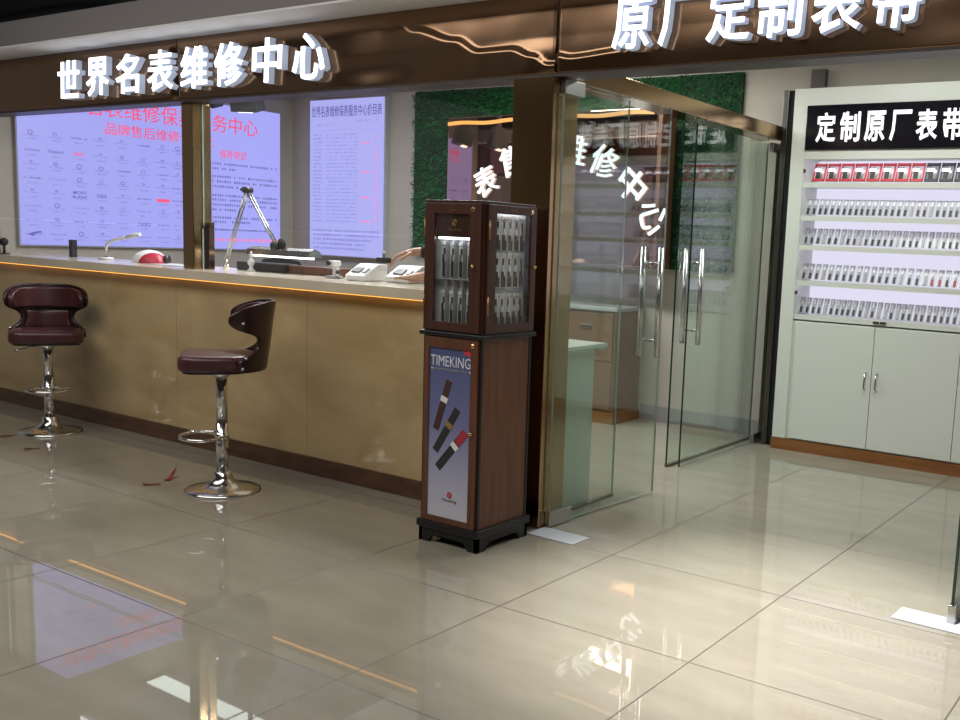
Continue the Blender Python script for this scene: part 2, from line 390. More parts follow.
# ------------------------------------------------------------------ boards in the repair room
def dashes(mb, u0, u1, v, hgt, pos, dens=.8, cw=None):
    """a line of printed characters too small to read: short blocks"""
    cw = cw or hgt
    u = u0
    while u < u1:
        if random.random() < dens:
            w = cw*random.uniform(.4, .7); h = hgt*random.uniform(.45, .85)
            c, ax = pos(u+cw/2, v)
            if ax == 'x': mb.box(c[0], c[0]+.001, c[1]-w/2, c[1]+w/2, c[2]-h/2, c[2]+h/2)
            else: mb.box(c[0]-w/2, c[0]+w/2, c[1]-.001, c[1], c[2]-h/2, c[2]+h/2)
        u += cw
bd = thing('brand_lightbox', 'wide lavender lightbox with rows of small logos and red headings on the left wall', 'light box', (-7.95, 5.25, 1.8))
BX = -7.905
ch(MB().box(-7.95, -7.912, 4.0, 6.48, 1.155, 2.475).build('casing', M['grey_pl']), bd)  # solid casing on the wall behind the lit face
ch(MB().box(-7.912, BX, 4.01, 6.47, 1.165, 2.465).build('lit_face', M['screen']), bd)
for s, y, z, sz, col in (('世界名表维修保养服务中心', 5.21, 2.292, .17, 'ink_red'), ('品牌售后维修保养处', 5.22, 2.125, .105, 'ink_red'), ('保养常识', 5.94, 2.025, .085, 'ink_red')):
    w = {'世': 2.0, '品': 1.02, '保': .285}[s[0]]
    o = text('heading', s, sz, col, (BX+.001, y, z), RIGHT, .001, .002, w=w, h=sz*.92); ch(o, bd)
pos = lambda u, v: ((BX, u, v), 'x')
logo = MB(); small = MB(); faint = MB()
ys = [4.105, 4.295, 4.484, 4.664, 4.849, 5.037, 5.219, 5.365]
zs = [2.01, 1.885, 1.78, 1.673, 1.565, 1.459, 1.35, 1.243]
read = {(2, 1): ('IWC', 'ink_red'), (1, 1): ('Chopard', 'ink_dark'), (2, 4): ('MONT\nBLANC', 'ink_dark'), (3, 4): ('ORIS', 'ink_dark'), (5, 6): ('CASIO', 'ink_dark')}
for i, y in enumerate(ys):
    for k, z0 in enumerate(zs):
        z = z0 - .006
        if (i, k) in read:
            s, col = read[i, k]
            two = '\n' in s
            ch(text('logo_text', s, .04, col, (BX+.001, y, z+.012), RIGHT, .0008, .01, w=.12 if len(s) > 4 else .085, h=.06 if two else .03), bd)
        elif (i, k) == (6, 4):
            ch(MB().box(BX, BX+.001, y-.06, y+.06, z-.005, z+.022).build('red_bar_logo', M['ink_red']), bd)
        else:
            q = random.random()
            if q < .35:
                mb = logo if random.random() < .5 else small
                r = random.uniform(.010, .016)
                mb.tube([(BX+.0005, y+r*1.3*math.cos(a), z+.022+r*math.sin(a)) for a in [k2*PI/6 for k2 in range(12)]], .003, 5, closed=True)
                dashes(small, y-.055, y+.055, z-.003, .012, pos, .9)
            elif q < .75: dashes(logo if random.random() < .45 else small, y-.06, y+.06, z+.012, .016, pos, .92, .013)
            else: dashes(small, y-.065, y+.065, z+.010, .011, pos, .9); small.box(BX, BX+.001, y-.012, y+.012, z+.022, z+.036)
        dashes(faint, y-.03, y+.03, z-.026, .014, pos, .9)
# the bird-like and crown marks of the lowest rows
logo.prism([(4.055, 1.245), (4.10, 1.262), (4.16, 1.275), (4.17, 1.262), (4.125, 1.254), (4.105, 1.232)], 'x', BX, BX+.001)
ch(logo.build('logo_mark', M['ink_dark']), bd); ch(small.build('small_logo', M['ink_mid']), bd); ch(faint.build('caption', M['ink_mid']), bd)
lines = MB()
for k, (z, e, ind) in enumerate([(1.925, 6.42, 0), (1.88, 5.95, 0), (1.81, 6.42, .0), (1.765, 6.42, 0), (1.72, 5.98, 0), (1.64, 6.42, 0), (1.60, 6.42, 0), (1.555, 6.42, 0), (1.51, 6.0, 0), (1.44, 6.42, 0), (1.40, 6.1, 0), (1.33, 6.38, 0)]):
    dashes(lines, 5.55+ind, e, z+.01, .027, pos, .9, .026)
ch(lines.build('care_text', M['ink_dark']), bd)
lines = MB(); dashes(lines, 5.6, 6.44, 1.247, .045, pos, 1, .034); ch(lines.build('red_slogan', M['ink_pink']), bd)

pb = thing('price_lightbox', 'tall lavender lightbox on the back wall listing prices in a fine table', 'light box', (-7.13, 6.64, 1.85))
ch(MB().box(-7.63, -6.62, 6.60, 6.66, 1.13, 2.60).build('casing', M['grey_pl']), pb)  # solid casing behind the price face
ch(MB().box(-7.622, -6.64, 6.594, 6.60, 1.14, 2.592).build('lit_face', M['screen2']), pb)
PY = 6.593
ch(text('heading', '世界名表维修保养服务中心价目表', .1, 'ink_dark', (-7.13, PY, 2.485), FRONT, .0008, .008, w=.93, h=.105), pb)
pos = lambda u, v: ((u, PY, v), 'y')
rows = MB(); hair = MB()
hair.box(-7.58, -6.68, PY-.0008, PY, 2.31, 2.314)
for k in range(25):
    z = 2.27 - k*.0335
    dashes(rows, -7.57, -7.47, z, .016, pos, .85, .014)
    dashes(rows, -7.40, -7.00, z, .012, pos, .8, .02)
    if k % 2 == 0: hair.box(-7.58, -6.95, PY-.0008, PY, z-.018, z-.0155)
dashes(rows, -7.52, -7.2, 2.36, .02, pos, .4, .022); dashes(rows, -7.0, -6.72, 2.39, .02, pos, .5, .02)
for k in range(5): dashes(rows, -7.57, -6.70 - .1*(k > 1) - .08*(k > 2), 1.375-k*.042, .028, pos, .95, .027)
ch(rows.build('table_text', M['ink_mid']), pb); ch(hair.build('table_rule', M['ink_line']), pb)
red = MB()
for z in (2.19, 1.92, 1.69, 1.47): dashes(red, -6.93, -6.82, z, .03, pos, 1, .026)
for k in range(26): dashes(red, -6.755, -6.725, 2.25-k*.031, .022, pos, .9, .022)
ch(red.build('red_note', M['ink_pink']), pb)
for o in bd.children[:]:
    if o.name.split('.')[0] in ('logo_mark', 'small_logo', 'caption', 'care_text', 'red_slogan'): o['kind'] = 'stuff'
for o in pb.children[:]:
    if o.name.split('.')[0] in ('table_text', 'table_rule', 'red_note'): o['kind'] = 'stuff'

# ------------------------------------------------------------------ grass wall and bronze mirror unit with the ring of letters
gw = thing('artificial_grass_wall', 'dark green artificial grass panel covering the upper back wall', 'grass wall', (-4.7, 6.66, 1.19))
ch(MB().box(-6.30, -3.12, 6.635, 6.66, 1.19, 2.62).build('backing_panel', M['grass_back']), gw)
mb = MB(); bm = mb.bm
def blade(x, z):
    a = random.uniform(0, 2*PI); tilt = random.uniform(.2, .9); L = random.uniform(.03, .055); w = .0035
    d = Vector((math.cos(a)*tilt, -1, math.sin(a)*tilt-.35)).normalized(); s = d.cross(Vector((math.sin(a*3), .2, math.cos(a*3)))).normalized()
    p = Vector((x, 6.636, z)); v = [bm.verts.new(q) for q in (p-s*w, p+s*w, p+d*L*.6+s*w*.9, p+d*L, p+d*L*.6-s*w*.9)]
    bm.faces.new(v)
for _ in range(4200): blade(random.uniform(-6.31, -5.55), random.uniform(1.18, 2.62))
for _ in range(4600): blade(random.uniform(-5.55, -3.6), random.uniform(2.30, 2.62))
for _ in range(2600): blade(random.uniform(-3.6, -3.11), random.uniform(1.18, 2.62))
g = mb.build('grass_blades', M['grass']); g['kind'] = 'stuff'; ch(g, gw)

un = thing('mirror_display_unit', 'wide wall unit of glossy bronze mirror with a warm light line along its top', 'wall unit', (-4.6, 6.45, 1.2))
ch(MB().box(-5.70, -3.60, 6.345, 6.53, 1.2, 2.352, .012, 3).build('mirror_front', M['bronze_mirror']), un)
ch(MB().box(-3.597, -3.565, 6.345, 6.53, 1.2, 2.352).build('side_panel', M['walnut']), un)
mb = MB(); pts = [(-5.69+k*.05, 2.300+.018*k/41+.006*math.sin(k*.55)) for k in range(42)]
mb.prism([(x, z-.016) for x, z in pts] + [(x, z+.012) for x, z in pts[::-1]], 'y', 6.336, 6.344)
ch(mb.build('reflection_line', M['warm_reflection']), un)  # glowing band shaped as a warm light's reflection in the mirror, no lamp
un.rotation_euler.z = -math.radians(3)
R0, cx0, cz0 = 1.135, -4.542, .938
ng = thing('ring_sign', 'arc of glowing white letters on the bronze mirror unit', 'sign', (-4.6, 6.45, 1.2)); ng.rotation_euler.z = -math.radians(3)
for c, a, sc in (('表', -38.5, .62), ('售', -22.5, .7), ('后', -6.5, 1), ('维', 9.8, 1), ('修', 25.2, 1), ('中', 40.8, 1), ('心', 56.5, 1.32)):
    r = math.radians(a)
    text('letter', c, .27, 'neon', (cx0+R0*math.sin(r), 6.334, cz0+R0*math.cos(r)), ext=.006, bold=.007, w=.235, h=.235, roll=-r*sc, parent=ng)

# ------------------------------------------------------------------ drawer cabinet and white desk inside the shop
dc = thing('drawer_cabinet', 'brown wood-grain drawer cabinet with amber plinth under the mirror unit', 'cabinet', (-4.8, 6.45, 0))
ch(MB().box(-5.9, -3.87, 6.27, 6.64, .09, .86).build('body', M['wood_h']), dc)
ch(MB().box(-5.9, -3.86, 6.26, 6.64, 0, .09).build('plinth', M['wood_base']), dc)
ch(MB().box(-5.92, -3.85, 6.24, 6.64, .86, .885, .003).build('worktop', M['grey_pl']), dc)
for k in range(4):
    x0 = -5.88+k*.5
    for z0, z1 in ((.11, .47), (.48, .84)):
        d = ch(MB().box(x0+.005, x0+.49, 6.255, 6.27, z0, z1, .003).build('drawer', M['wood_h']), dc)
        h = MB().box(x0+.20, x0+.30, 6.24, 6.256, z1-.12, z1-.09, .004).build('handle', M['steel_dark']); h.parent = d
wd = thing('reception_desk', 'white reception desk with chrome-edged top just behind the glass beside the column', 'desk', (-3.05, 4.1, 0))
ch(MB().box(-3.30, -2.80, 3.93, 4.33, 0, .815).build('body', M['white']), wd)
ch(MB().box(-3.32, -2.765, 3.92, 4.40, .824, .842, .002).build('top', M['white']), wd)
ch(MB().box(-3.324, -2.761, 3.916, 4.404, .814, .825).build('chrome_edge', M['chrome']), wd)

# ------------------------------------------------------------------ glass doors
def glass_leaf(name, label, hinge, ang, width, hy, ztop=2.09, clamp=True, cat='glass door', edge='glass_edge'):
    """leaf in local coordinates: runs along +X from its pivot; the +-Y sides are its faces"""
    t = thing(name, label, cat, (hinge[0], hinge[1], 0), ang)
    mb = MB().box(0, width, -.006, .006, .012, ztop); mb.bm.normal_update()
    for f in mb.bm.faces:
        if abs(f.normal.y) < .5: f.material_index = 1
    mb.build('glass_pane', [M['glass_door'], M[edge]], t)
    if hy is not None:
        hd = MB()
        for s in (-1, 1):
            hd.cyl((hy, s*.055, .775), (hy, s*.055, 1.355), .0155)
            hd.cyl((hy, s*.006, .86), (hy, s*.055, .86), .008); hd.cyl((hy, s*.006, 1.27), (hy, s*.055, 1.27), .008)
        hd.build('pull_handle', M['steel'], t)
    if clamp:
        MB().box(-.01, .16, -.016, .016, .004, .075, .003).build('bottom_clamp', M['steel'], t)
        MB().box(-.01, .14, -.016, .016, ztop-.06, ztop+.004, .003).build('top_clamp', M['steel'], t)
    return t
a1 = math.atan2(.975, .055)
glass_leaf('glass_door', 'clear glass door leaf pivoted at the bronze column, standing open inward', (-2.655, 3.76), a1, .915, .80, edge='glass_edge_light')
glass_leaf('glass_door', 'glass door leaf standing open at the right edge beside its floor plate', (-.765, 3.735), PI/2-.06, .96, .87)
glass_leaf('glass_door', 'rear glass door leaf hinged at the back, left of the white cabinet', (-2.765, 6.53), -PI/2-.012, 1.215, 1.165)
def fixed(name, label, x, y0, y1, edge='glass_edge'):
    mb = MB().box(x-.006, x+.006, y0, y1, .012, 2.10); mb.bm.normal_update()
    for f in mb.bm.faces:
        if abs(f.normal.x) < .5: f.material_index = 1
    t = thing(name, label, 'glass panel', (x, (y0+y1)/2, 0))
    ch(mb.build('glass_pane', [M['glass_door'], M[edge]]), t)
    ch(MB().box(x-.010, x+.010, y0, y1, 0, .014).build('floor_channel', M['steel_dark']), t)
fixed('fixed_glass_panel', 'fixed glass panel behind the open door leaf, next to the bronze column', -2.74, 3.92, 4.47, 'glass_edge_light')
fixed('fixed_glass_panel', 'fixed glass panel standing close behind the rear door leaf', -2.862, 5.30, 6.55)
def plate(x0, x1, y0, y1, rz, label):
    o = MB().box(-(x1-x0)/2, (x1-x0)/2, -(y1-y0)/2, (y1-y0)/2, 0, .004, .001).build('floor_spring_cover', M['paper'], loc=((x0+x1)/2, (y0+y1)/2, 0.0005), rz=rz)
    tag(o, label, 'floor plate')
plate(-2.665, -2.40, 3.60, 3.74, -.02, 'white floor plate under the door pivot beside the bronze column')
plate(-.965, -.66, 3.645, 3.785, -.02, 'white floor plate under the door leaf at the right edge')

# ------------------------------------------------------------------ white strap cabinet
X0, X1, YF, YB = -2.61, -.21, 6.36, 6.655
wc = thing('strap_display_cabinet', 'tall white wall cabinet with a black sign, lit strap shelves and lower doors', 'display cabinet', ((X0+X1)/2, 6.5, 0))
ch(MB().box(X0+.002, X1, YB-.015, YB, .08, 2.435).build('back_panel', M['white']), wc)
ch(MB().box(X0, X0+.095, YF, YB-.016, .08, 2.435, .002).build('side_panel', M['white']), wc)
ch(MB().box(X1-.095, X1, YF, YB-.016, .08, 2.435, .002).build('side_panel', M['white']), wc)
ch(MB().box(X0+.095, X1-.095, YF, YB-.016, 2.0, 2.435).box(X0+.095, X1-.095, YF, YF+.018, 1.975, 1.9995).build('top_fascia', M['white']), wc)
ch(MB().box(X0-.005, X1, YF-.004, YB, 0, .078).build('plinth', M['wood_base']), wc)
ch(MB().box(X0+.095, X1-.095, YF+.012, YB-.016, .08, .90).build('lower_body', M['white']), wc)
xl, xr = X0+.097, X1-.097
ch(MB().box(xl, xr, YB-.021, YB-.0165, .93, 1.985).build('added_glow_panel', M['shelf_glow']), wc)  # added glowing sheet that brightens the shelf backs
for k in range(4):
    a = -2.488 + k*.5445 + .002; b = -2.488 + (k+1)*.5445 - .002
    d = ch(MB().box(a, b, YF-.008, YF+.011, .09, .895, .002).build('door', M['white']), wc)
    hx = b-.035 if k % 2 == 0 else a+.035
    h = MB(); h.tube([(hx, YF-.008, .595), (hx, YF-.032, .585), (hx, YF-.034, .54), (hx, YF-.032, .495), (hx, YF-.008, .485)], .006, 8)
    h = h.build('handle', M['steel']); ch(h, wc); h.parent = d; h.location = (0, 0, 0)
SH = [1.822, 1.603, 1.408, 1.17, .94]
for z in SH:
    s = ch(MB().box(xl, xr, YF+.022, YB-.022, z-.022, z).box(xl, xr, YF+.004, YF+.0215, z-.030, z+.003).build('shelf', M['white']), wc)
    if z != SH[-1]:
        e = ch(MB().box(xl+.01, xr-.01, YF+.0222, YF+.0262, z-.029, z-.0222).build('led_strip', M['led_white']), wc)
ch(MB().box(xl+.01, xr-.01, YF+.0185, YF+.0225, 1.984, 1.9995).build('led_strip', M['led_white']), wc)
for z in (1.90, 1.09): ch(MB().box(xl-.002, xl+.016, YF-.004, YF+.01, z-.012, z+.012, .003).build('hinge', M['steel_dark']), wc)
ch(MB().box(-1.965, -1.925, YF-.006, YF+.004, .921, .936, .002).box(-1.918, -1.878, YF-.006, YF+.004, .921, .936, .002).build('latch', M['steel_dark']), wc)
sg = ch(MB().box(X0+.10, X1-.10, YF-.016, YF-.001, 2.035, 2.322, .002).build('sign_board', M['black_gloss']), wc)
for k, c in enumerate('定制原厂表带' * 2):
    x = -2.372 + k*.1625
    if x > X1-.12: break
    o = text('sign_letter', c, .17, 'signwhite', (x, YF-.018, 2.178), ext=.003, bold=.022, w=.132, h=.19); ch(o, wc); o.parent = sg; o.location = (x, YF-.018, 2.178)

# packs of watch straps on the shelves
def strap_pack(hgt, w, style):
    mb = MB(); T = Matrix.Rotation(-.42, 4, 'X')          # leans back
    def B(cx, cy, cz, sx, sy, sz, mi): mb.mbox(T @ Matrix.Translation((cx, cy, cz)), sx, sy, sz, mi)
    B(0, 0, hgt/2, w*.86, .003, hgt, 0)
    if style == 'box': B(-w*.10, -.005, hgt*.45, w*.30, .006, hgt*.62, 1); B(w*.16, -.005, hgt*.35, w*.2, .006, hgt*.42, 2); B(-w*.12, -.0085, hgt*.62, w*.5, .003, hgt*.2, 2)
    else:
        B(0, -.005, hgt*.22, w*.38, .006, hgt*.36, 1); B(0, -.006, hgt*.50, w*.40, .006, hgt*.22, 2); B(0, -.004, hgt*.75, w*.30, .004, hgt*.30, 3)
    if style == 'box': B(0, -.004, hgt*.93, w*.86, .010, hgt*.12, 3); B(0, -.004, hgt*.07, w*.86, .010, hgt*.12, 3); B(-w*.38, -.004, hgt*.5, w*.1, .010, hgt, 3); B(w*.38, -.004, hgt*.5, w*.1, .010, hgt, 3)
    return mb
def build_pack(name, hgt, w, style, mats):
    o = strap_pack(hgt, w, style).build(name, [M[m] for m in mats]); return o
def place(o, first, x, y, z, label, cat, group):
    c = o if first else o.copy()
    if not first: C.objects.link(c)
    c.location = (x, y, z); tag(c, label, cat, group); return c
rb = build_pack('strap_box', .13, .098, 'box', ['card', 'strap_dark', 'steel', 'redbox'])
db = build_pack('strap_box', .13, .098, 'box', ['grey_pl', 'strap_dark', 'chrome', 'darkbox'])
rowname = ['top', 'second', 'third', 'fourth', 'lowest']
x = -2.428; n = 0
for k in range(8):
    place(rb, k == 0, x, 6.42, SH[0]+.012, f'red strap box, {ordinal(k+1)} from left on top shelf of white cabinet', 'strap box', 'red strap boxes'); x += .0925
for k in range(7):
    place(db, k == 0, x, 6.42, SH[0]+.012, f'charcoal strap box, {ordinal(k+1)} to the right of the red boxes on the top shelf', 'strap box', 'charcoal strap boxes'); x += .0925
packs = [build_pack('strap_pack', .115, .040, 'p', ['pack_film', m, 'grey_pl', 'card']) for m in ('strap_dark', 'strap_brown', 'grey_pl', 'strap_red')]
used = set()
for r in range(1, 5):
    x = -2.488; k = 0
    step = .0405 if r != 3 else .048
    while x < -1.02:
        k += 1
        q = random.random()
        i = 0 if q < .66 else (1 if q < .8 else 2)
        if r == 3 and k in (19, 20, 22): i = 3
        col = ['dark', 'brown', 'grey', 'red'][i]
        place(packs[i], i not in used, x, 6.425+random.uniform(-.004, .004), SH[r]+.012,
              f'packed {col} watch strap, {ordinal(k)} from left on {rowname[r]} shelf of white cabinet', 'watch strap', f'packed straps on the {rowname[r]} shelf')
        used.add(i); x += step*random.uniform(.93, 1.07)

# ------------------------------------------------------------------ walnut display stand
SX0, SX1, SY0, SY1 = -2.985, -2.655, 3.225, 3.575
ds = thing('watch_strap_display_stand', 'tall walnut display stand with glass-doored case above a blue poster and black base', 'display stand', ((SX0+SX1)/2, (SY0+SY1)/2, 0))
base = MB()
base.box(SX0-.015, SX1+.015, SY0-.015, SY1+.015, .066, .10, .005)
def foot_profile(L):
    return [(0, 0), (.055, 0), (.065, .018), (.085, .034), (.11, .036), (L-.11, .036), (L-.085, .034), (L-.065, .018), (L-.055, 0), (L, 0), (L, .066), (0, .066)]
Lx = SX1-SX0+.01; Ly = SY1-SY0+.01
base.prism([(SX0-.005+u, v) for u, v in foot_profile(Lx)], 'y', SY0-.005, SY0+.013)
base.prism([(SX0-.005+u, v) for u, v in foot_profile(Lx)], 'y', SY1-.013, SY1+.005)
base.prism([(SY0-.005+u, v) for u, v in foot_profile(Ly)], 'x', SX1-.013, SX1+.005)
base.prism([(SY0-.005+u, v) for u, v in foot_profile(Ly)], 'x', SX0-.005, SX0+.013)
ch(base.build('base', M['blackp']), ds)
ch(MB().box(SX0+.05, SX1-.05, SY0+.05, SY1-.05, .008, .066).build('turntable', M['rubber']), ds)
ch(MB().box(SX0+.004, SX1-.004, SY0+.004, SY1-.004, .10, .935).build('lower_cabinet', M['walnut']), ds)
for x in (SX0, SX1-.012):
    for y in (SY0, SY1-.012):
        ch(MB().box(x, x+.012, y, y+.012, .10, .935).build('corner_strip', M['blackp']), ds)
# poster frame on the front
fr = MB()
a, b, z0, z1 = SX0+.013, SX1-.013, .103, .932
px0, px1, pz0, pz1 = -2.943, -2.706, .128, .885
fr.box(a, px0, SY0-.010, SY0+.004, z0, z1); fr.box(px1, b, SY0-.010, SY0+.004, z0, z1)
fr.box(px0, px1, SY0-.010, SY0+.004, z0, pz0); fr.box(px0, px1, SY0-.010, SY0+.004, pz1, z1)
pf = ch(fr.build('poster_frame', M['walnut']), ds)
ps = ch(MB().box(px0, px1, SY0-.004, SY0+.003, pz0, pz1).build('poster', M['poster']), ds)
PYF = SY0-.0045
def sub(o, p):
    o.parent = p; o.location = Vector(o.location) - p.location - (p.parent.location if p.parent else Vector()); return o
def pchild(o): o.parent = ps; o.location = Vector(o.location) - ds.location - ps.location; return o
ps_text = text('poster_heading', 'TIMEKING', .05, 'poster_txt', (-2.825, PYF, .828), ext=.0005, bold=-.004, w=.226, h=.046); pchild(ps_text)
q = MB()
for k in range(26): q.box(-2.934+k*.0085, -2.925+k*.0085+.0055, PYF-.0005, PYF, .788, .795)
pchild(q.build('poster_subtitle', M['poster_txt']))
q = MB(); q.prism([(px1-.055, pz1), (px1-.035, pz1-.020), (px1, pz1-.026), (px1, pz1)], 'y', PYF-.0005, PYF)
pchild(q.build('red_corner', M['redbox']))
def printed_strap(cx, cz, L, w, ang, col, buckle):
    mb = MB(); T = Matrix.Translation((cx, PYF, cz)) @ Matrix.Rotation(ang, 4, 'Y')
    mb.mbox(T, w, .001, L, 0); mb.mbox(T @ Matrix.Translation((0, -.0006, L*.12)), w*1.15, .001, L*.11, 1)
    for s in (-1, 1): mb.mbox(T @ Matrix.Translation((s*w*.42, -.0005, 0)), w*.05, .001, L*.96, 2)
    pchild(mb.build('printed_strap', [M[col], M[buckle], M['strap_dark']]))
printed_strap(-2.865, .632, .235, .034, .32, 'strap_brown', 'card')
printed_strap(-2.840, .523, .235, .036, .56, 'strap_dark', 'gold')
printed_strap(-2.810, .437, .235, .038, .72, 'strap_dark', 'card')
q = MB(); T = Matrix.Translation((-2.752, PYF-.0012, .500)) @ Matrix.Rotation(.72, 4, 'Y'); q.mbox(T, .036, .0008, .075, 0)
pchild(q.build('printed_red_tip', M['strap_red']))
q = MB(); T = Matrix.Translation((0, 0, 0))
q.tube([(-2.815+.012*math.cos(k*PI/6), PYF, .235+.012*math.sin(k*PI/6)) for k in range(12)], .003, 5, closed=True)
q.tube([(-2.815+.006*math.cos(k*PI/6), PYF, .235+.006*math.sin(k*PI/6)) for k in range(12)], .002, 5, closed=True)
pchild(q.build('printed_rosette', M['redbox']))
pchild(text('poster_signature', 'TimeKing', .02, 'strap_dark', (-2.815, PYF, .207), ext=.0005, w=.085, h=.016))
ch(MB().cyl((-2.683, SY0-.011, .530), (-2.683, SY0-.026, .530), .004).sphere((-2.683, SY0-.030, .530), .008).build('knob', M['gold']), ds)
def seal(x, y, z, ax):
    d = (0, -.002, 0) if ax == 'y' else (.002, 0, 0)
    mb = MB().cyl((x, y, z), (x+d[0], y+d[1], z), .012, n=20)
    mb.cyl((x, y, z), (x+d[0]*1.3, y+d[1]*1.3, z), .005, n=12, mi=1)
    return mb
ch(seal(-2.700, SY0-.010, .907, 'y').build('round_sticker', [M['gold'], M['redbox']]), ds)
# ledge and upper case
ch(MB().box(SX0-.016, SX1+.016, SY0-.016, SY1+.016, .936, .956, .004).build('ledge', M['blackp']), ds)
up = MB()
up.box(SX0, SX1, SY0, SY1, 1.500, 1.520, .002); up.box(SX0, SX1, SY0, SY1, .956, .975)
up.box(SX0, SX0+.012, SY0, SY1, .975, 1.50); up.box(SX0, SX1, SY1-.012, SY1, .975, 1.50)
up.box(SX1-.020, SX1, SY0, SY0+.020, .975, 1.50)
ch(up.build('upper_case', M['walnut_d']), ds)
ch(MB().box(SX0+.012, -2.702, SY0+.046, SY0+.050, .975, 1.50).build('case_lining', M['card']), ds)
ch(MB().box(-2.702, -2.698, SY0+.046, SY1-.014, .975, 1.50).build('case_lining', M['card']), ds)
def door(ax, u0, u1, z0, z1, w0, w1, wz0, wz1, face, nm):
    mb = MB()
    def bx(a, b, c, d, o=0.):
        if ax == 'y': mb.box(a, b, face-.012, face, c, d, .0015)
        else: mb.box(face, face+.012, a, b, c, d, .0015)
    bx(u0, w0, z0, z1); bx(w1, u1, z0, z1); bx(w0, w1, z0, wz0); bx(w0, w1, wz1, z1)
    d = ch(mb.build('door', M['walnut_m']), ds)
    g = MB()
    if ax == 'y': g.box(w0, w1, face-.006, face-.003, wz0, wz1)
    else: g.box(face+.003, face+.006, w0, w1, wz0, wz1)
    g = g.build('glass_pane', M['glass']); g.parent = d; g.location = -Vector((0, 0, 0))
    return d
d1 = door('y', SX0+.004, SX1-.012, .962, 1.507, -2.926, -2.728, 1.000, 1.462, SY0, 'front')
d2 = door('x', SY0+.012, SY1-.004, .962, 1.507, 3.290, 3.533, 1.000, 1.470, SX1, 'side')
def under(o, d): o.parent = d; return o
k = under(MB().sphere((-2.700, SY0-.022, 1.245), .008).cyl((-2.700, SY0-.012, 1.245), (-2.700, SY0-.02, 1.245), .004).build('knob', M['gold']), d1)
k = under(MB().sphere((SX1+.022, 3.552, 1.245), .008).cyl((SX1+.012, 3.552, 1.245), (SX1+.02, 3.552, 1.245), .004).build('knob', M['gold']), d2)
for z in (1.08, 1.40):
    under(MB().cyl((SX0+.006, SY0-.013, z-.04), (SX0+.006, SY0-.013, z+.04), .004).build('hinge', M['goldprint']), d1)
    under(MB().cyl((SX1+.013, SY0+.016, z-.04), (SX1+.013, SY0+.016, z+.04), .004).build('hinge', M['goldprint']), d2)
under(MB().box(-2.926, -2.728, SY0+.001, SY0+.006, 1.365, 1.462).build('name_panel', M['walnut_d']), d1)
r = MB()
for rr in (.013, .007): r.tube([(-2.822+rr*math.cos(q*PI/6), SY0, 1.425+rr*math.sin(q*PI/6)) for q in range(12)], .0025, 5, closed=True)
under(r.build('gold_rosette', M['goldprint']), d1)
under(text('gold_name', 'TimeKing', .02, 'goldprint', (-2.822, SY0, 1.395), ext=.0006, w=.075, h=.015), d1)
under(text('gold_name', 'TimeKing', .02, 'goldprint', (-2.822, SY0-.0125, 1.478), ext=.0006, w=.04, h=.008), d1)
under(text('gold_name', 'TimeKing', .02, 'goldprint', (SX1+.0125, 3.41, 1.485), RIGHT, ext=.0006, w=.05, h=.008), d2)
under(seal(-2.712, SY0-.012, 1.482, 'y').build('round_sticker', [M['goldprint'], M['strap_dark']]), d1)
under(seal(SX1+.012, 3.535, 1.487, 'x').build('round_sticker', [M['gold'], M['card']]), d2)
sh = MB()
for z in (1.183,): sh.box(SX0+.013, -2.703, SY0+.008, SY0+.045, z, z+.004)
for x in (-2.880, -2.832, -2.784): sh.box(x-.0012, x+.0012, SY0+.012, SY0+.045, .976, 1.364)
ch(sh.build('front_shelf', M['grey_pl']), ds)
sh = MB()
for z in (1.148, 1.305): sh.box(-2.697, SX1-.004, SY0+.047, SY1-.013, z, z+.004)
ch(sh.build('side_shelf', M['acrylic']), ds)
ch(MB().box(-2.92, -2.74, SY0+.010, SY0+.016, 1.355, 1.3635).build('case_light', M['case_led']), ds)
ch(MB().box(-2.668, -2.662, SY0+.06, SY1-.04, 1.485, 1.4985).build('case_light', M['case_led']), ds)
# strap packs inside it
def hang_pack(face, dark):
    mb = MB(); T = Matrix.Identity(4) if face == 'y' else Matrix.Rotation(PI/2, 4, 'Z')
    def B(cx, cy, cz, sx, sy, sz, mi): mb.mbox(T @ Matrix.Translation((cx, cy, cz)), sx, sy, sz, mi)
    B(0, 0, .0775, .037, .004, .155, 0); B(-.003, -.005, .038, .014, .006, .068, 1); B(.010, -.005, .026, .007, .006, .045, 1)
    B(-.003, -.006, .085, .012, .006, .030, 2); B(-.001, -.005, .112, .008, .004, .030, 1); B(0, -.006, .146, .030, .004, .012, 0)
    return mb.build('strap_pack', [M['card'], M['strap_dark'] if dark else M['strap_brown'], M['chrome'], M['darkbox']])
fp = hang_pack('y', True); first = True
for rn, z in (('upper', 1.189), ('lower', .978)):
    for k, x in enumerate((-2.904, -2.856, -2.808, -2.760)):
        place(fp, first, x, SY0+.038, z, f'packed strap, {ordinal(k+1)} from left, {rn} row behind front door of walnut stand', 'watch strap', 'straps behind the front door of the stand'); first = False
sp = hang_pack('x', False); first = True
for rn, z in (('top', 1.311), ('middle', 1.154), ('bottom', .978)):
    for k in range(6):
        place(sp, first, -2.688, 3.305+k*.0425, z, f'packed strap, {ordinal(k+1)} from front, {rn} row behind side door of walnut stand', 'watch strap', 'straps behind the side door of the stand'); first = False

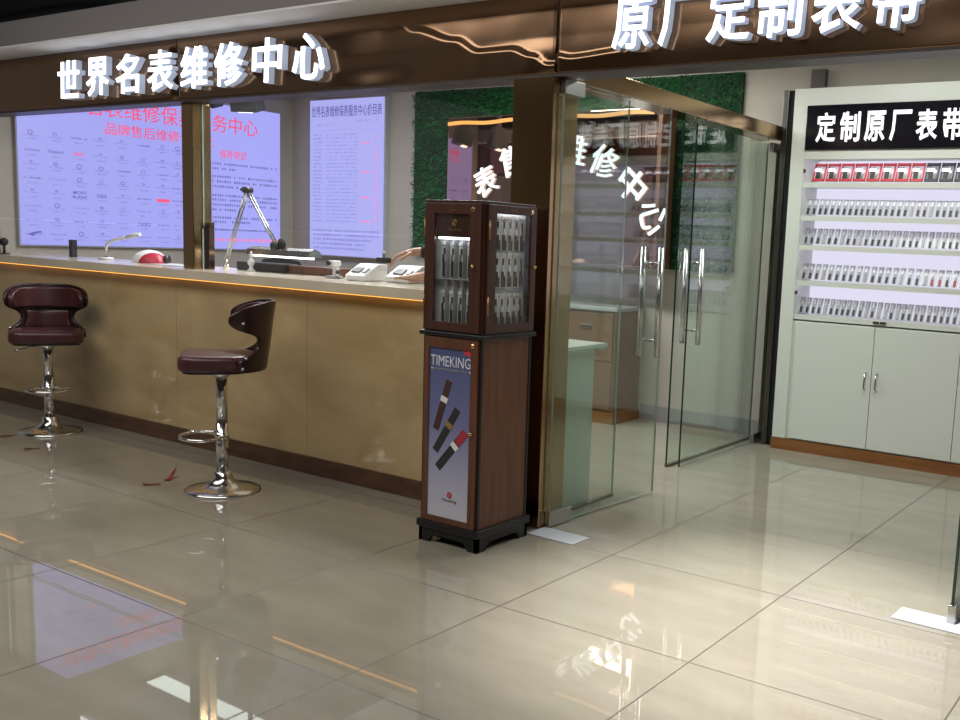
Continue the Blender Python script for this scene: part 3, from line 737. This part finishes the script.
# ------------------------------------------------------------------ bar stools
def bar_stool(label, loc, rz, zs):
    t = thing('bar_stool', label, 'bar stool', loc, rz, None)
    MB().lathe([(.188, 0), (.190, .008), (.180, .014), (.13, .024), (.085, .036), (.060, .052), (.047, .075), (.044, .10), (.036, .104)]).build('base', M['chrome'], t)
    MB().cyl((0, 0, .10), (0, 0, .36), .031, n=24).build('outer_column', M['chrome'], t)
    MB().cyl((0, 0, .36), (0, 0, zs-.012), .028, n=24).cyl((0, 0, zs-.05), (0, 0, zs-.001), .029, .075, 24).build('gas_lift', M['chrome'], t)
    pts = [(.06*math.cos(a), -.02+.0*a, .0) for a in (0,)]
    ring = [(.125*math.cos(a), -.10+.105*math.sin(a), .29) for a in [k*2*PI/28 for k in range(28)]]
    MB().tube(ring, .0085, 10, closed=True).cyl((0, 0, .27), (0, 0, .31), .036, n=24).build('footrest', M['chrome'], t)
    MB().tube([(-.03, 0, zs-.03), (-.10, -.01, zs-.035), (-.15, -.02, zs-.05), (-.19, -.025, zs-.055)], .006, 8).build('lever', M['chrome'], t)
    # seat cushion: straight front with rounded corners, round back
    out = []
    for a in range(-90, 1, 15): out.append((.135+.075*math.cos(math.radians(a)), -.125+.075*math.sin(math.radians(a))))
    for k in range(1, 16): a = PI*k/16; out.append((.212*math.cos(a), .02+.165*math.sin(a)))
    for a in range(180, 271, 15): out.append((-.135+.075*math.cos(math.radians(a)), -.125+.075*math.sin(math.radians(a))))
    s = MB().prism(out, 'z', zs, zs+.082).build('seat', M['leather'], t, smooth=True)
    b = s.modifiers.new('bevel', 'BEVEL'); b.width = .026; b.segments = 5; b.limit_method = 'ANGLE'
    MB().prism([(x*.9, y*.9) for x, y in out], 'z', zs-.008, zs+.002).build('seat_board', M['rubber'], t)
    # wrap-around back shell with a waist
    prof = [(-.002, 62), (.03, 74), (.065, 72), (.088, 56), (.11, 44), (.145, 40), (.175, 44), (.195, 56), (.212, 74), (.24, 88), (.275, 90), (.305, 84), (.328, 70), (.348, 50), (.358, 26)]
    def P(z, th, off):
        a = math.radians(th); lean = .045*max(0, z)/.34
        rx, ry = .222+off+.01*z, .185+off
        return Vector((rx*math.sin(a), .02+lean*(.4+.6*math.cos(a))+ry*math.cos(a), zs+z))
    def shell(prof, off, thick, name, mat, sub=1):
        mb = MB(); n = 16; rows = []
        for z, h in prof: rows.append([mb.bm.verts.new(P(z, -h+2*h*k/n, off)) for k in range(n+1)])
        for a, b in zip(rows, rows[1:]):
            for k in range(n): mb.bm.faces.new((a[k], a[k+1], b[k+1], b[k])).smooth = True
        o = mb.build(name, mat, t, smooth=True)
        m = o.modifiers.new('solid', 'SOLIDIFY'); m.thickness = thick; m.offset = 0
        m = o.modifiers.new('sub', 'SUBSURF'); m.levels = 2; m.render_levels = 2
        return o
    shell(prof, .008, .020, 'backrest', M['leather_d'])
    shell([(.205, 62), (.217, 76), (.24, 83), (.272, 84), (.30, 78), (.322, 64), (.338, 42)], -.018, .040, 'back_pad', M['leather'])
    shell([(.07, 40), (.10, 37), (.145, 33), (.19, 37)], -.008, .020, 'waist_pad', M['leather'])
    for sgn in (-1, 1):
        for z, th in ((.022, 66), (.075, 62), (.25, 70)):
            p = P(z, sgn*th, .020); n = Vector((math.sin(math.radians(sgn*th)), math.cos(math.radians(sgn*th)), 0))
            MB().cyl(p-n*.004, p+n*.003, .008, n=12).build('stud', M['steel'], t)
    return t
bar_stool('maroon leather bar stool facing the room, further left in front of the counter', (-6.35, 3.36, 0), math.radians(60), .59)
bar_stool('maroon leather bar stool turned side-on, nearest to the walnut stand', (-4.335, 3.175, 0), math.radians(-38), .645)

# ------------------------------------------------------------------ things on the counter
TZ = 1.10
lp = thing('drafting_lamp', 'silver spring-arm desk lamp with a lit tube shade on the counter', 'desk lamp', (-5.40, 4.08, TZ))
def L3(x, y, z): return (x+5.40, y-4.08, z-TZ)
MB().cyl(L3(-5.47, 4.05, 1.10), L3(-5.47, 4.05, 1.125), .022).cyl(L3(-5.47, 4.05, 1.12), L3(-5.47, 4.05, 1.16), .010).build('clamp_base', M['chrome'], lp)
ar = MB()
for o in (-.010, .010): ar.cyl(L3(-5.47, 4.05+o, 1.15), L3(-5.255, 4.05+o, 1.60), .006, n=8)
ar.build('lower_arm', M['steel'], lp)
ar = MB()
for o in (-.010, .010): ar.cyl(L3(-5.255, 4.05+o, 1.60), L3(-4.98, 4.05+o, 1.265), .006, n=8)
ar.build('upper_arm', M['steel'], lp)
MB().cyl(L3(-5.255, 4.02, 1.60), L3(-5.255, 4.08, 1.60), .019, n=20).cyl(L3(-5.255, 4.0, 1.60), L3(-5.255, 4.08, 1.60), .008).build('elbow_knob', M['rubber'], lp)
MB().cyl(L3(-4.975, 4.015, 1.262), L3(-4.975, 4.085, 1.262), .026, n=20).cyl(L3(-4.935, 4.045, 1.275), L3(-4.935, 4.055, 1.275), .036, n=14).build('head_joint', M['rubber'], lp)
hd = MB(); hd.prism([(4.00-4.08, 1.205-TZ), (4.01-4.08, 1.240-TZ), (4.05-4.08, 1.255-TZ), (4.09-4.08, 1.240-TZ), (4.10-4.08, 1.205-TZ)], 'x', -5.21+5.40, -4.635+5.40)
hd.build('shade', M['steel'], lp)
MB().cyl(L3(-5.20, 4.045, 1.203), L3(-4.645, 4.045, 1.203), .011).build('light_tube', M['tube'], lp)
tag(MB().box(-5.33, -4.88, 4.02, 4.14, TZ+.001, TZ+.055, .008).build('tool_tray', M['rubber']), 'long black box lying on the counter under the drafting lamp', 'box')
bo = MB().box(-4.87, -4.42, 4.05, 4.16, TZ+.001, TZ+.05, .004).build('wooden_case', M['walnut']); tag(bo, 'brown wooden case on the counter right of the black box', 'case')
fg = thing('lamp_figurine', 'small white figurine-like bulb stand in front of the black box', 'ornament', (-5.12, 3.97, TZ))
MB().lathe([(.026, 0), (.028, .006), (.014, .014), (.010, .03), (.020, .045), (.022, .06), (.012, .075), (.006, .085)], n=20).build('body', M['white_pl'], fg)
MB().sphere((0, 0, .095), .013).build('bulb', M['white_pl'], fg)
MB().lathe([(.009, .085), (.010, .105), (.003, .125)], n=12).build('tip', M['white_pl'], fg)
# chair behind the counter
cb = thing('office_chair', 'black rounded office chair back showing behind the drafting lamp', 'office chair', (-5.75, 4.55, 0), .2)
s = MB(); s.prism([(-.22, .98), (-.215, 1.08), (-.17, 1.15), (0, 1.175), (.17, 1.15), (.215, 1.08), (.22, .98), (.17, .72), (-.17, .72)], 'y', .20, .24); s = s.build('backrest', M['rubber'], cb); mod_bevel(s, .015, 3)
s = MB().box(-.23, .23, -.22, .22, .46, .54, .03, 3).build('seat', M['rubber'], cb)
MB().box(-.03, .03, .17, .21, .44, .80, .005).build('back_bracket', M['rubber'], cb)
MB().cyl((0, 0, .08), (0, 0, .46), .028).build('gas_lift', M['steel_dark'], cb)
for k in range(5):
    a = 2*PI*k/5
    l = MB().tube([(0, 0, .10), (.13*math.cos(a), .13*math.sin(a), .09), (.27*math.cos(a), .27*math.sin(a), .065)], [.026, .02, .014], 8).build('leg', M['rubber'], cb)
    c = MB().cyl((.27*math.cos(a)-.02*math.sin(a), .27*math.sin(a)+.02*math.cos(a), .03), (.27*math.cos(a)+.02*math.sin(a), .27*math.sin(a)-.02*math.cos(a), .03), .03).build('caster', M['rubber'], l)
# microscope-like instrument
mi_ = thing('bench_instrument', 'small white bench instrument with black knob next to the wooden case', 'instrument', (-4.34, 3.93, TZ)); mi_.scale = (.62, .62, .62)
MB().box(-.06, .06, -.05, .06, .001, .025, .006).build('foot', M['grey_pl'], mi_)
MB().box(-.02, .03, .0, .04, .025, .13, .006).build('stand', M['white_pl'], mi_)
MB().box(-.035, .05, -.05, .05, .115, .165, .012, 3).build('head', M['white_pl'], mi_)
MB().cyl((-.005, -.05, .14), (-.005, -.072, .14), .022).cyl((.04, 0, .06), (.065, 0, .06), .018).build('knob', M['rubber'], mi_)
MB().cyl((.02, -.01, .02), (.11, -.03, .008), .006).build('lead', M['rubber'], mi_)
def tester(label, x, y, w):
    t = thing('watch_tester', label, 'tester', (x, y, TZ))
    b = MB(); b.prism([(-.09, .002), (.09, .002), (.09, .095), (.02, .095), (-.09, .03)], 'x', -w/2, w/2); b = b.build('body', M['white_pl'], t); mod_bevel(b, .006, 2)
    T = Matrix.Translation((0, -.045, .062)) @ Matrix.Rotation(math.atan2(.065, .11), 4, 'X')
    MB().mbox(T @ Matrix.Translation((-.02, 0, 0)), w*.42, .05, .006).build('display', M['rubber'], t)
    MB().mbox(T @ Matrix.Translation((w*.30, 0, 0)), w*.16, .045, .006).build('keys', M['grey_pl'], t)
    return t
tester('smaller white watch tester with dark display left of the hands', -4.10, 3.95, .15)
tester('larger white watch tester under the hands of the person', -3.885, 4.06, .18)
o = thing('cup_holder_puck', 'small black gadget held above the white tester', 'gadget', (-3.945, 3.93, 1.222)); MB().box(-.035, .035, -.025, .025, -.016, .016, .006).build('gadget_body', M['rubber'], o); MB().cyl((0, 0, .014), (0, 0, .05), .008).build('gadget_stem', M['steel'], o); o.name = 'hand_tool'
# red and white tape machine, paper, goose-neck lamp, webcam, dark pole
tp = thing('red_white_cap', 'white and red rounded cap lying on the counter left of the bronze post', 'cap', (-6.22, 4.0, TZ), .35)
q = MB().sphere((0, 0, .004), .12, (1, .85, .72), 24); geom = [v for v in q.bm.verts if v.co.z < .002]; bmesh.ops.delete(q.bm, geom=geom, context='VERTS'); q.build('crown', M['white_pl'], tp)
q = MB().sphere((.035, -.022, .002), .105, (1, .85, .70), 24); geom = [v for v in q.bm.verts if v.co.z < .0015]; bmesh.ops.delete(q.bm, geom=geom, context='VERTS'); q.build('red_panel', M['redpl'], tp)
MB().cyl((.13, -.01, .03), (.15, -.01, .03), .03).build('dark_cap', M['leather_d'], tp)
o = MB().box(-.17, .17, -.09, .09, 0, .004, .001).build('paper_sheet', M['paper'], loc=(-5.86, 3.96, TZ+.001), rz=.15); tag(o, 'white paper sheets on the counter beside the red and white cap', 'paper')
gl = thing('goose_neck_lamp', 'slim white goose-neck lamp bending over the left counter', 'desk lamp', (-6.78, 4.02, TZ))
MB().cyl((0, 0, .001), (0, 0, .015), .05, n=24).build('base', M['white_pl'], gl)
MB().tube([(0, 0, .01), (.0, 0, .07), (.02, 0, .11), (.07, 0, .135), (.16, 0, .15), (.26, 0, .165)], .011, 10).build('neck', M['white_pl'], gl)
MB().tube([(.26, 0, .165), (.34, 0, .178), (.42, 0, .19)], [.013, .016, .012], 10).build('lamp_head', M['white_pl'], gl)
wb = thing('webcam', 'small black ball webcam standing at the far left end of the counter', 'webcam', (-7.56, 3.712, TZ)); wb.scale = (.72, .72, .72)
MB().sphere((0, 0, .125), .042).build('camera_ball', M['rubber'], wb); MB().cyl((0, 0, .0), (0, 0, .012), .05, n=20).cyl((0, 0, .01), (0, 0, .09), .014).build('stand', M['rubber'], wb)
MB().cyl((.025, -.033, .125), (.031, -.041, .125), .016).build('lens', M['black_gloss'], wb)
o = MB().box(-.022, .022, -.02, .02, 0, .125, .004).build('document_holder', M['navy'], loc=(-7.13, 3.98, TZ+.001)); tag(o, 'narrow dark navy upright holder under the brand lightbox', 'holder')

# ------------------------------------------------------------------ spotlights inside, hall pipes
def track_spot(label, x, y, z, rz):
    t = thing('track_spotlight', label, 'spotlight', (x, y, z), rz)
    MB().mbox(Matrix.Rotation(.25, 4, 'X'), .20, .17, .20).build('housing', M['rubber'], t)
    MB().mbox(Matrix.Rotation(.25, 4, 'X') @ Matrix.Translation((0, -.03, -.103)), .11, .05, .008).build('lens', M['tube'], t)
    MB().box(-.012, .012, -.02, .02, .09, 2.78-z, 0).build('drop_rod', M['rubber'], t)
track_spot('black ceiling spotlight hanging nearest the left wall lightbox', -7.00, 5.0, 2.40, .5)
track_spot('black ceiling spotlight hanging right of the bronze post', -6.49, 5.0, 2.35, .5)
for x0, x1, lab in ((-7.90, -6.76, 'left ceiling light panel in the repair room'), (-6.74, -5.60, 'right ceiling light panel in the repair room'), (-2.3, -1.1, 'ceiling light panel over the white cabinet'), (-4.6, -3.4, 'ceiling light panel over the reception desk')):
    y = 4.95 if x1 < -5 else 5.1
    t = thing('ceiling_light_panel', lab, 'ceiling light', ((x0+x1)/2, y+.1, 2.77))
    ch(MB().box(x0, x1, y, y+.2, 2.755, 2.78).build('casing', M['white_pl']), t)
    ch(MB().box(x0+.01, x1-.01, y+.01, y+.19, 2.750, 2.7555).build('diffuser', M['panel']), t)
def pipe(label, pts, r):
    o = MB().tube(pts, r, 10).build('ceiling_pipe', M['grey_pl']); tag(o, label, 'pipe')
pipe('thin grey pipe crossing the dark hall ceiling at the upper left', [(-7.6, 3.6, 2.84), (-6.75, 3.6, 2.845), (-6.2, 3.6, 2.80)], .014)
pipe('short grey pipe high in the dark hall ceiling above the sign', [(-6.45, 3.6, 2.80), (-6.2, 3.6, 2.90)], .010)
# scraps on the floor
for k, (x, y, rz, lab) in enumerate(((-6.40, 3.12, .6, 'red paper scrap directly left of the farther bar stool base'), (-5.94, 3.03, .2, 'red paper scrap in front of the farther bar stool'), (-4.69, 3.0, .0, 'flat red paper scrap left of the nearer bar stool'), (-4.73, 3.14, 1.1, 'curled red paper scrap next to the nearer bar stool'))):
    mb = MB(); bm = mb.bm; n = 8; L = .085; a = []
    for i in range(n+1):
        u = i/n; h = .004+.006*math.sin(u*5+k) + (.05*u*u if k == 3 else 0); w = .018*(1-.4*u)
        a.append((bm.verts.new((L*(u-.5), -w, max(.001, h))), bm.verts.new((L*(u-.5), w, max(.001, h*.6)))))
    for p, q in zip(a, a[1:]): bm.faces.new((p[0], q[0], q[1], p[1]))
    o = mb.build('paper_scrap', M['debris'], loc=(x, y, .0006), rz=rz+.9); m = o.modifiers.new('solid', 'SOLIDIFY'); m.thickness = .0015; tag(o, lab, 'paper scrap')

# ------------------------------------------------------------------ the person behind the counter
def skin(name, verts, edges, rad, mat, parent, sub=2, root=0):
    me = bpy.data.meshes.new(name); me.from_pydata([Vector(v) for v in verts], edges, [])
    o = bpy.data.objects.new(name, me); C.objects.link(o)
    m = o.modifiers.new('skin', 'SKIN'); m.use_smooth_shade = True
    for i, r in enumerate(rad): me.skin_vertices[0].data[i].radius = (r if isinstance(r, tuple) else (r, r))
    me.skin_vertices[0].data[root].use_root = True
    s = o.modifiers.new('sub', 'SUBSURF'); s.levels = sub; s.render_levels = sub
    bpy.context.view_layer.update()
    dg = bpy.context.evaluated_depsgraph_get(); em = bpy.data.meshes.new_from_object(o.evaluated_get(dg)); em.name = name
    bpy.data.objects.remove(o)
    em.materials.clear(); em.materials.append(M[mat])
    for p in em.polygons: p.use_smooth = True
    o = bpy.data.objects.new(name, em); C.objects.link(o)
    if parent: o.parent = parent
    return o
pe = thing('person', 'person in a dark jacket leaning over the counter, hands over a white tester', 'person', (-3.52, 4.42, 0))
ox, oy = -3.52, 4.42
def W(x, y, z): return (x-ox, y-oy, z)
V = [W(-3.50, 4.55, .80), W(-3.50, 4.50, .98), W(-3.51, 4.42, 1.13), W(-3.53, 4.35, 1.22), W(-3.55, 4.31, 1.285), W(-3.57, 4.26, 1.34), W(-3.575, 4.24, 1.41),  # pelvis..head
     W(-3.64, 4.38, 1.22), W(-3.66, 4.30, 1.24), W(-3.72, 4.17, 1.270), W(-3.825, 4.06, 1.276),       # right arm to wrist (upper hand)
     W(-3.36, 4.38, 1.22), W(-3.38, 4.26, 1.17), W(-3.52, 4.00, 1.185), W(-3.645, 3.875, 1.140),                       # left arm
     W(-3.60, 4.55, .78), W(-3.61, 4.50, .44), W(-3.61, 4.57, .09), W(-3.61, 4.44, .035),
     W(-3.40, 4.55, .78), W(-3.39, 4.50, .44), W(-3.39, 4.57, .09), W(-3.39, 4.44, .035)]
Eg = [(0, 1), (1, 2), (2, 3), (3, 4), (4, 5), (5, 6), (3, 7), (7, 8), (8, 9), (9, 10), (3, 11), (11, 12), (12, 13), (13, 14), (0, 15), (15, 16), (16, 17), (17, 18), (0, 19), (19, 20), (20, 21), (21, 22)]
Rd = [(.14, .10), (.125, .095), (.14, .10), (.11, .08), .052, .080, .085, .058, .044, .038, .027, .058, .044, .038, .026, .085, .058, .04, .035, .085, .058, .04, .035]
def hand(V, Eg, Rd, wrist, d, up, side, curl=1.):
    """palm, four fingers curling down, and a thumb off the side; grown from the wrist vertex"""
    d = Vector(d).normalized(); up = Vector(up).normalized(); s = d.cross(up).normalized()*side
    w = Vector(V[wrist])
    def add(p, r, par):
        V.append(tuple(p)); Rd.append(r); Eg.append((par, len(V)-1)); return len(V)-1
    palm = add(w+d*.045, (.030, .016), wrist)
    for k, (off, L) in enumerate(((-.030, .070), (-.010, .080), (.010, .075), (.029, .058))):
        kn = add(w+d*.088+s*off*.9, .0095, palm)
        a = add(w+d*(.088+L*.42)+s*off-up*L*.16*curl, .0085, kn)
        b = add(w+d*(.088+L*.68)+s*off-up*L*.45*curl, .0078, a)
        add(w+d*(.088+L*.72)+s*off-up*L*.75*curl, .0066, b)
    t1 = add(w+d*.035-s*.040-up*.006, .011, palm)
    t2 = add(w+d*.068-s*.052-up*.020*curl, .0095, t1)
    add(w+d*.095-s*.046-up*.034*curl, .008, t2)
hand(V, Eg, Rd, 10, (-.72, -.70, -.22), (-.05, 0, 1), 1)
hand(V, Eg, Rd, 14, (-1, -.08, -.03), (0, 0, 1), -1, .15)
skin('body', V, Eg, Rd, 'skin', pe, 1)
J = [V[i] for i in range(4)] + [V[7], V[8], V[9], tuple(Vector(V[9])*.05+Vector(V[10])*.95), V[11], V[12], V[13], tuple(Vector(V[13])*.25+Vector(V[14])*.75), tuple(Vector(V[3])*.4+Vector(V[4])*.6)]
skin('jacket', J, [(0, 1), (1, 2), (2, 3), (3, 4), (4, 5), (5, 6), (6, 7), (3, 8), (8, 9), (9, 10), (10, 11), (3, 12)],
     [(.165, .12), (.15, .118), (.165, .125), (.13, .10), .080, .066, .052, .040, .080, .066, .050, .032, .068], 'navy', pe, 2)
skin('trousers', [V[0], V[15], V[16], tuple(Vector(V[17])+Vector((0, 0, .03))), V[19], V[20], tuple(Vector(V[21])+Vector((0, 0, .03)))], [(0, 1), (1, 2), (2, 3), (0, 4), (4, 5), (5, 6)],
     [(.155, .115), .10, .075, .06, .10, .075, .06], 'navy', pe, 2)
h = MB().sphere(W(-3.57, 4.275, 1.425), .105, (.92, 1.0, 1.0), 24); h.build('hair', M['hair'], pe)
hx, hy_, hz = V[6]
f = MB(); f.prism([(hy_-.085, hz-.012), (hy_-.108, hz-.034), (hy_-.085, hz-.038)], 'x', hx-.010, hx+.010); f.build('nose', M['skin'], pe)
for s in (-1, 1): MB().sphere((hx+s*.032, hy_-.082, hz-.002), .011).build('eye', M['rubber'], pe); MB().sphere((hx+s*.088, hy_+.005, hz-.02), .022, (.4, .8, 1.2)).build('ear', M['skin'], pe)
MB().sphere((hx, hy_-.080, hz-.060), .018, (1.2, .4, .35)).build('mouth', M['redpl'], pe)
for s, x in ((-1, -3.61), (1, -3.39)): MB().box(x-.045-ox, x+.045-ox, 4.38-oy, 4.63-oy, .0, .06, .02, 3).build('shoe', M['rubber'], pe)

# ------------------------------------------------------------------ lights
def area(name, loc, sx, sy, e, col=(1, 1, 1), rot=(0, 0, 0)):
    l = bpy.data.lights.new(name, 'AREA'); l.shape = 'RECTANGLE'; l.size = sx; l.size_y = sy; l.energy = e; l.color = col
    o = bpy.data.objects.new(name, l); C.objects.link(o); o.location = loc; o.rotation_euler = rot; return o
def spot(name, loc, tgt, e, ang, blend, col=(1, 1, 1), r=.05):
    l = bpy.data.lights.new(name, 'SPOT'); l.energy = e; l.spot_size = math.radians(ang); l.spot_blend = blend; l.color = col; l.shadow_soft_size = r
    o = bpy.data.objects.new(name, l); C.objects.link(o); o.location = loc
    o.rotation_euler = (Vector(tgt)-Vector(loc)).to_track_quat('-Z', 'Y').to_euler(); return o
area('lamp_hall', (-3.7, 1.1, 3.38), 6.4, 1.6, 130, (1, .96, .90))
area('fill_room', (-5.0, 4.75, 2.74), 2.6, .3, 100, (.95, .97, 1))  # added fill light without a fixture, set where its floor reflection stays unseen
area('lamp_alcove', (-1.7, 5.2, 2.74), 1.4, .3, 36, (.95, 1, .92))
area('fill_desk', (-4.0, 5.9, 2.74), 1.4, .3, 30, (.95, 1, .92))  # added fill, away from any ceiling panel so its reflection stays hidden
spot('lamp_downlight', (-1.2, 2.95, 3.35), (-1.28, 3.2, 0), 1120, 46, 1.0, (1, .965, .91))
wld = bpy.data.worlds.new('world'); bpy.context.scene.world = wld; wld.use_nodes = True
wld.node_tree.nodes['Background'].inputs[0].default_value = (.55, .52, .50, 1); wld.node_tree.nodes['Background'].inputs[1].default_value = .25

# ------------------------------------------------------------------ camera (a cropped phone photograph: slight lens shift)
R = ((0.8373058580669719, 0.5450810983303424, 0.04249113189501397), (0.11005385202104141, -0.09190678769971641, -0.989667263291077), (-0.5355436954180886, 0.8333305098325074, -0.13694236627220432))
cd = bpy.data.cameras.new('camera'); cam = bpy.data.objects.new('camera', cd); C.objects.link(cam)
rx, dn, fw = Vector(R[0]), Vector(R[1]), Vector(R[2])
mw = Matrix((( rx.x, -dn.x, -fw.x, 0), (rx.y, -dn.y, -fw.y, 0), (rx.z, -dn.z, -fw.z, 1.366), (0, 0, 0, 1)))
cam.matrix_world = mw
cd.sensor_width = 36; cd.lens = 983.745/960*36; cd.shift_x = -(596.163-480)/960; cd.shift_y = (378.893-360)/960; cd.clip_start = .05
sc = bpy.context.scene; sc.camera = cam
sc.view_settings.view_transform = 'Standard'; sc.view_settings.look = 'None'; sc.view_settings.exposure = 0; sc.view_settings.gamma = 1
sc.view_settings.use_curve_mapping = False
sc.cycles.max_bounces = 12; sc.cycles.transparent_max_bounces = 32; sc.cycles.glossy_bounces = 6; sc.cycles.use_denoising = True
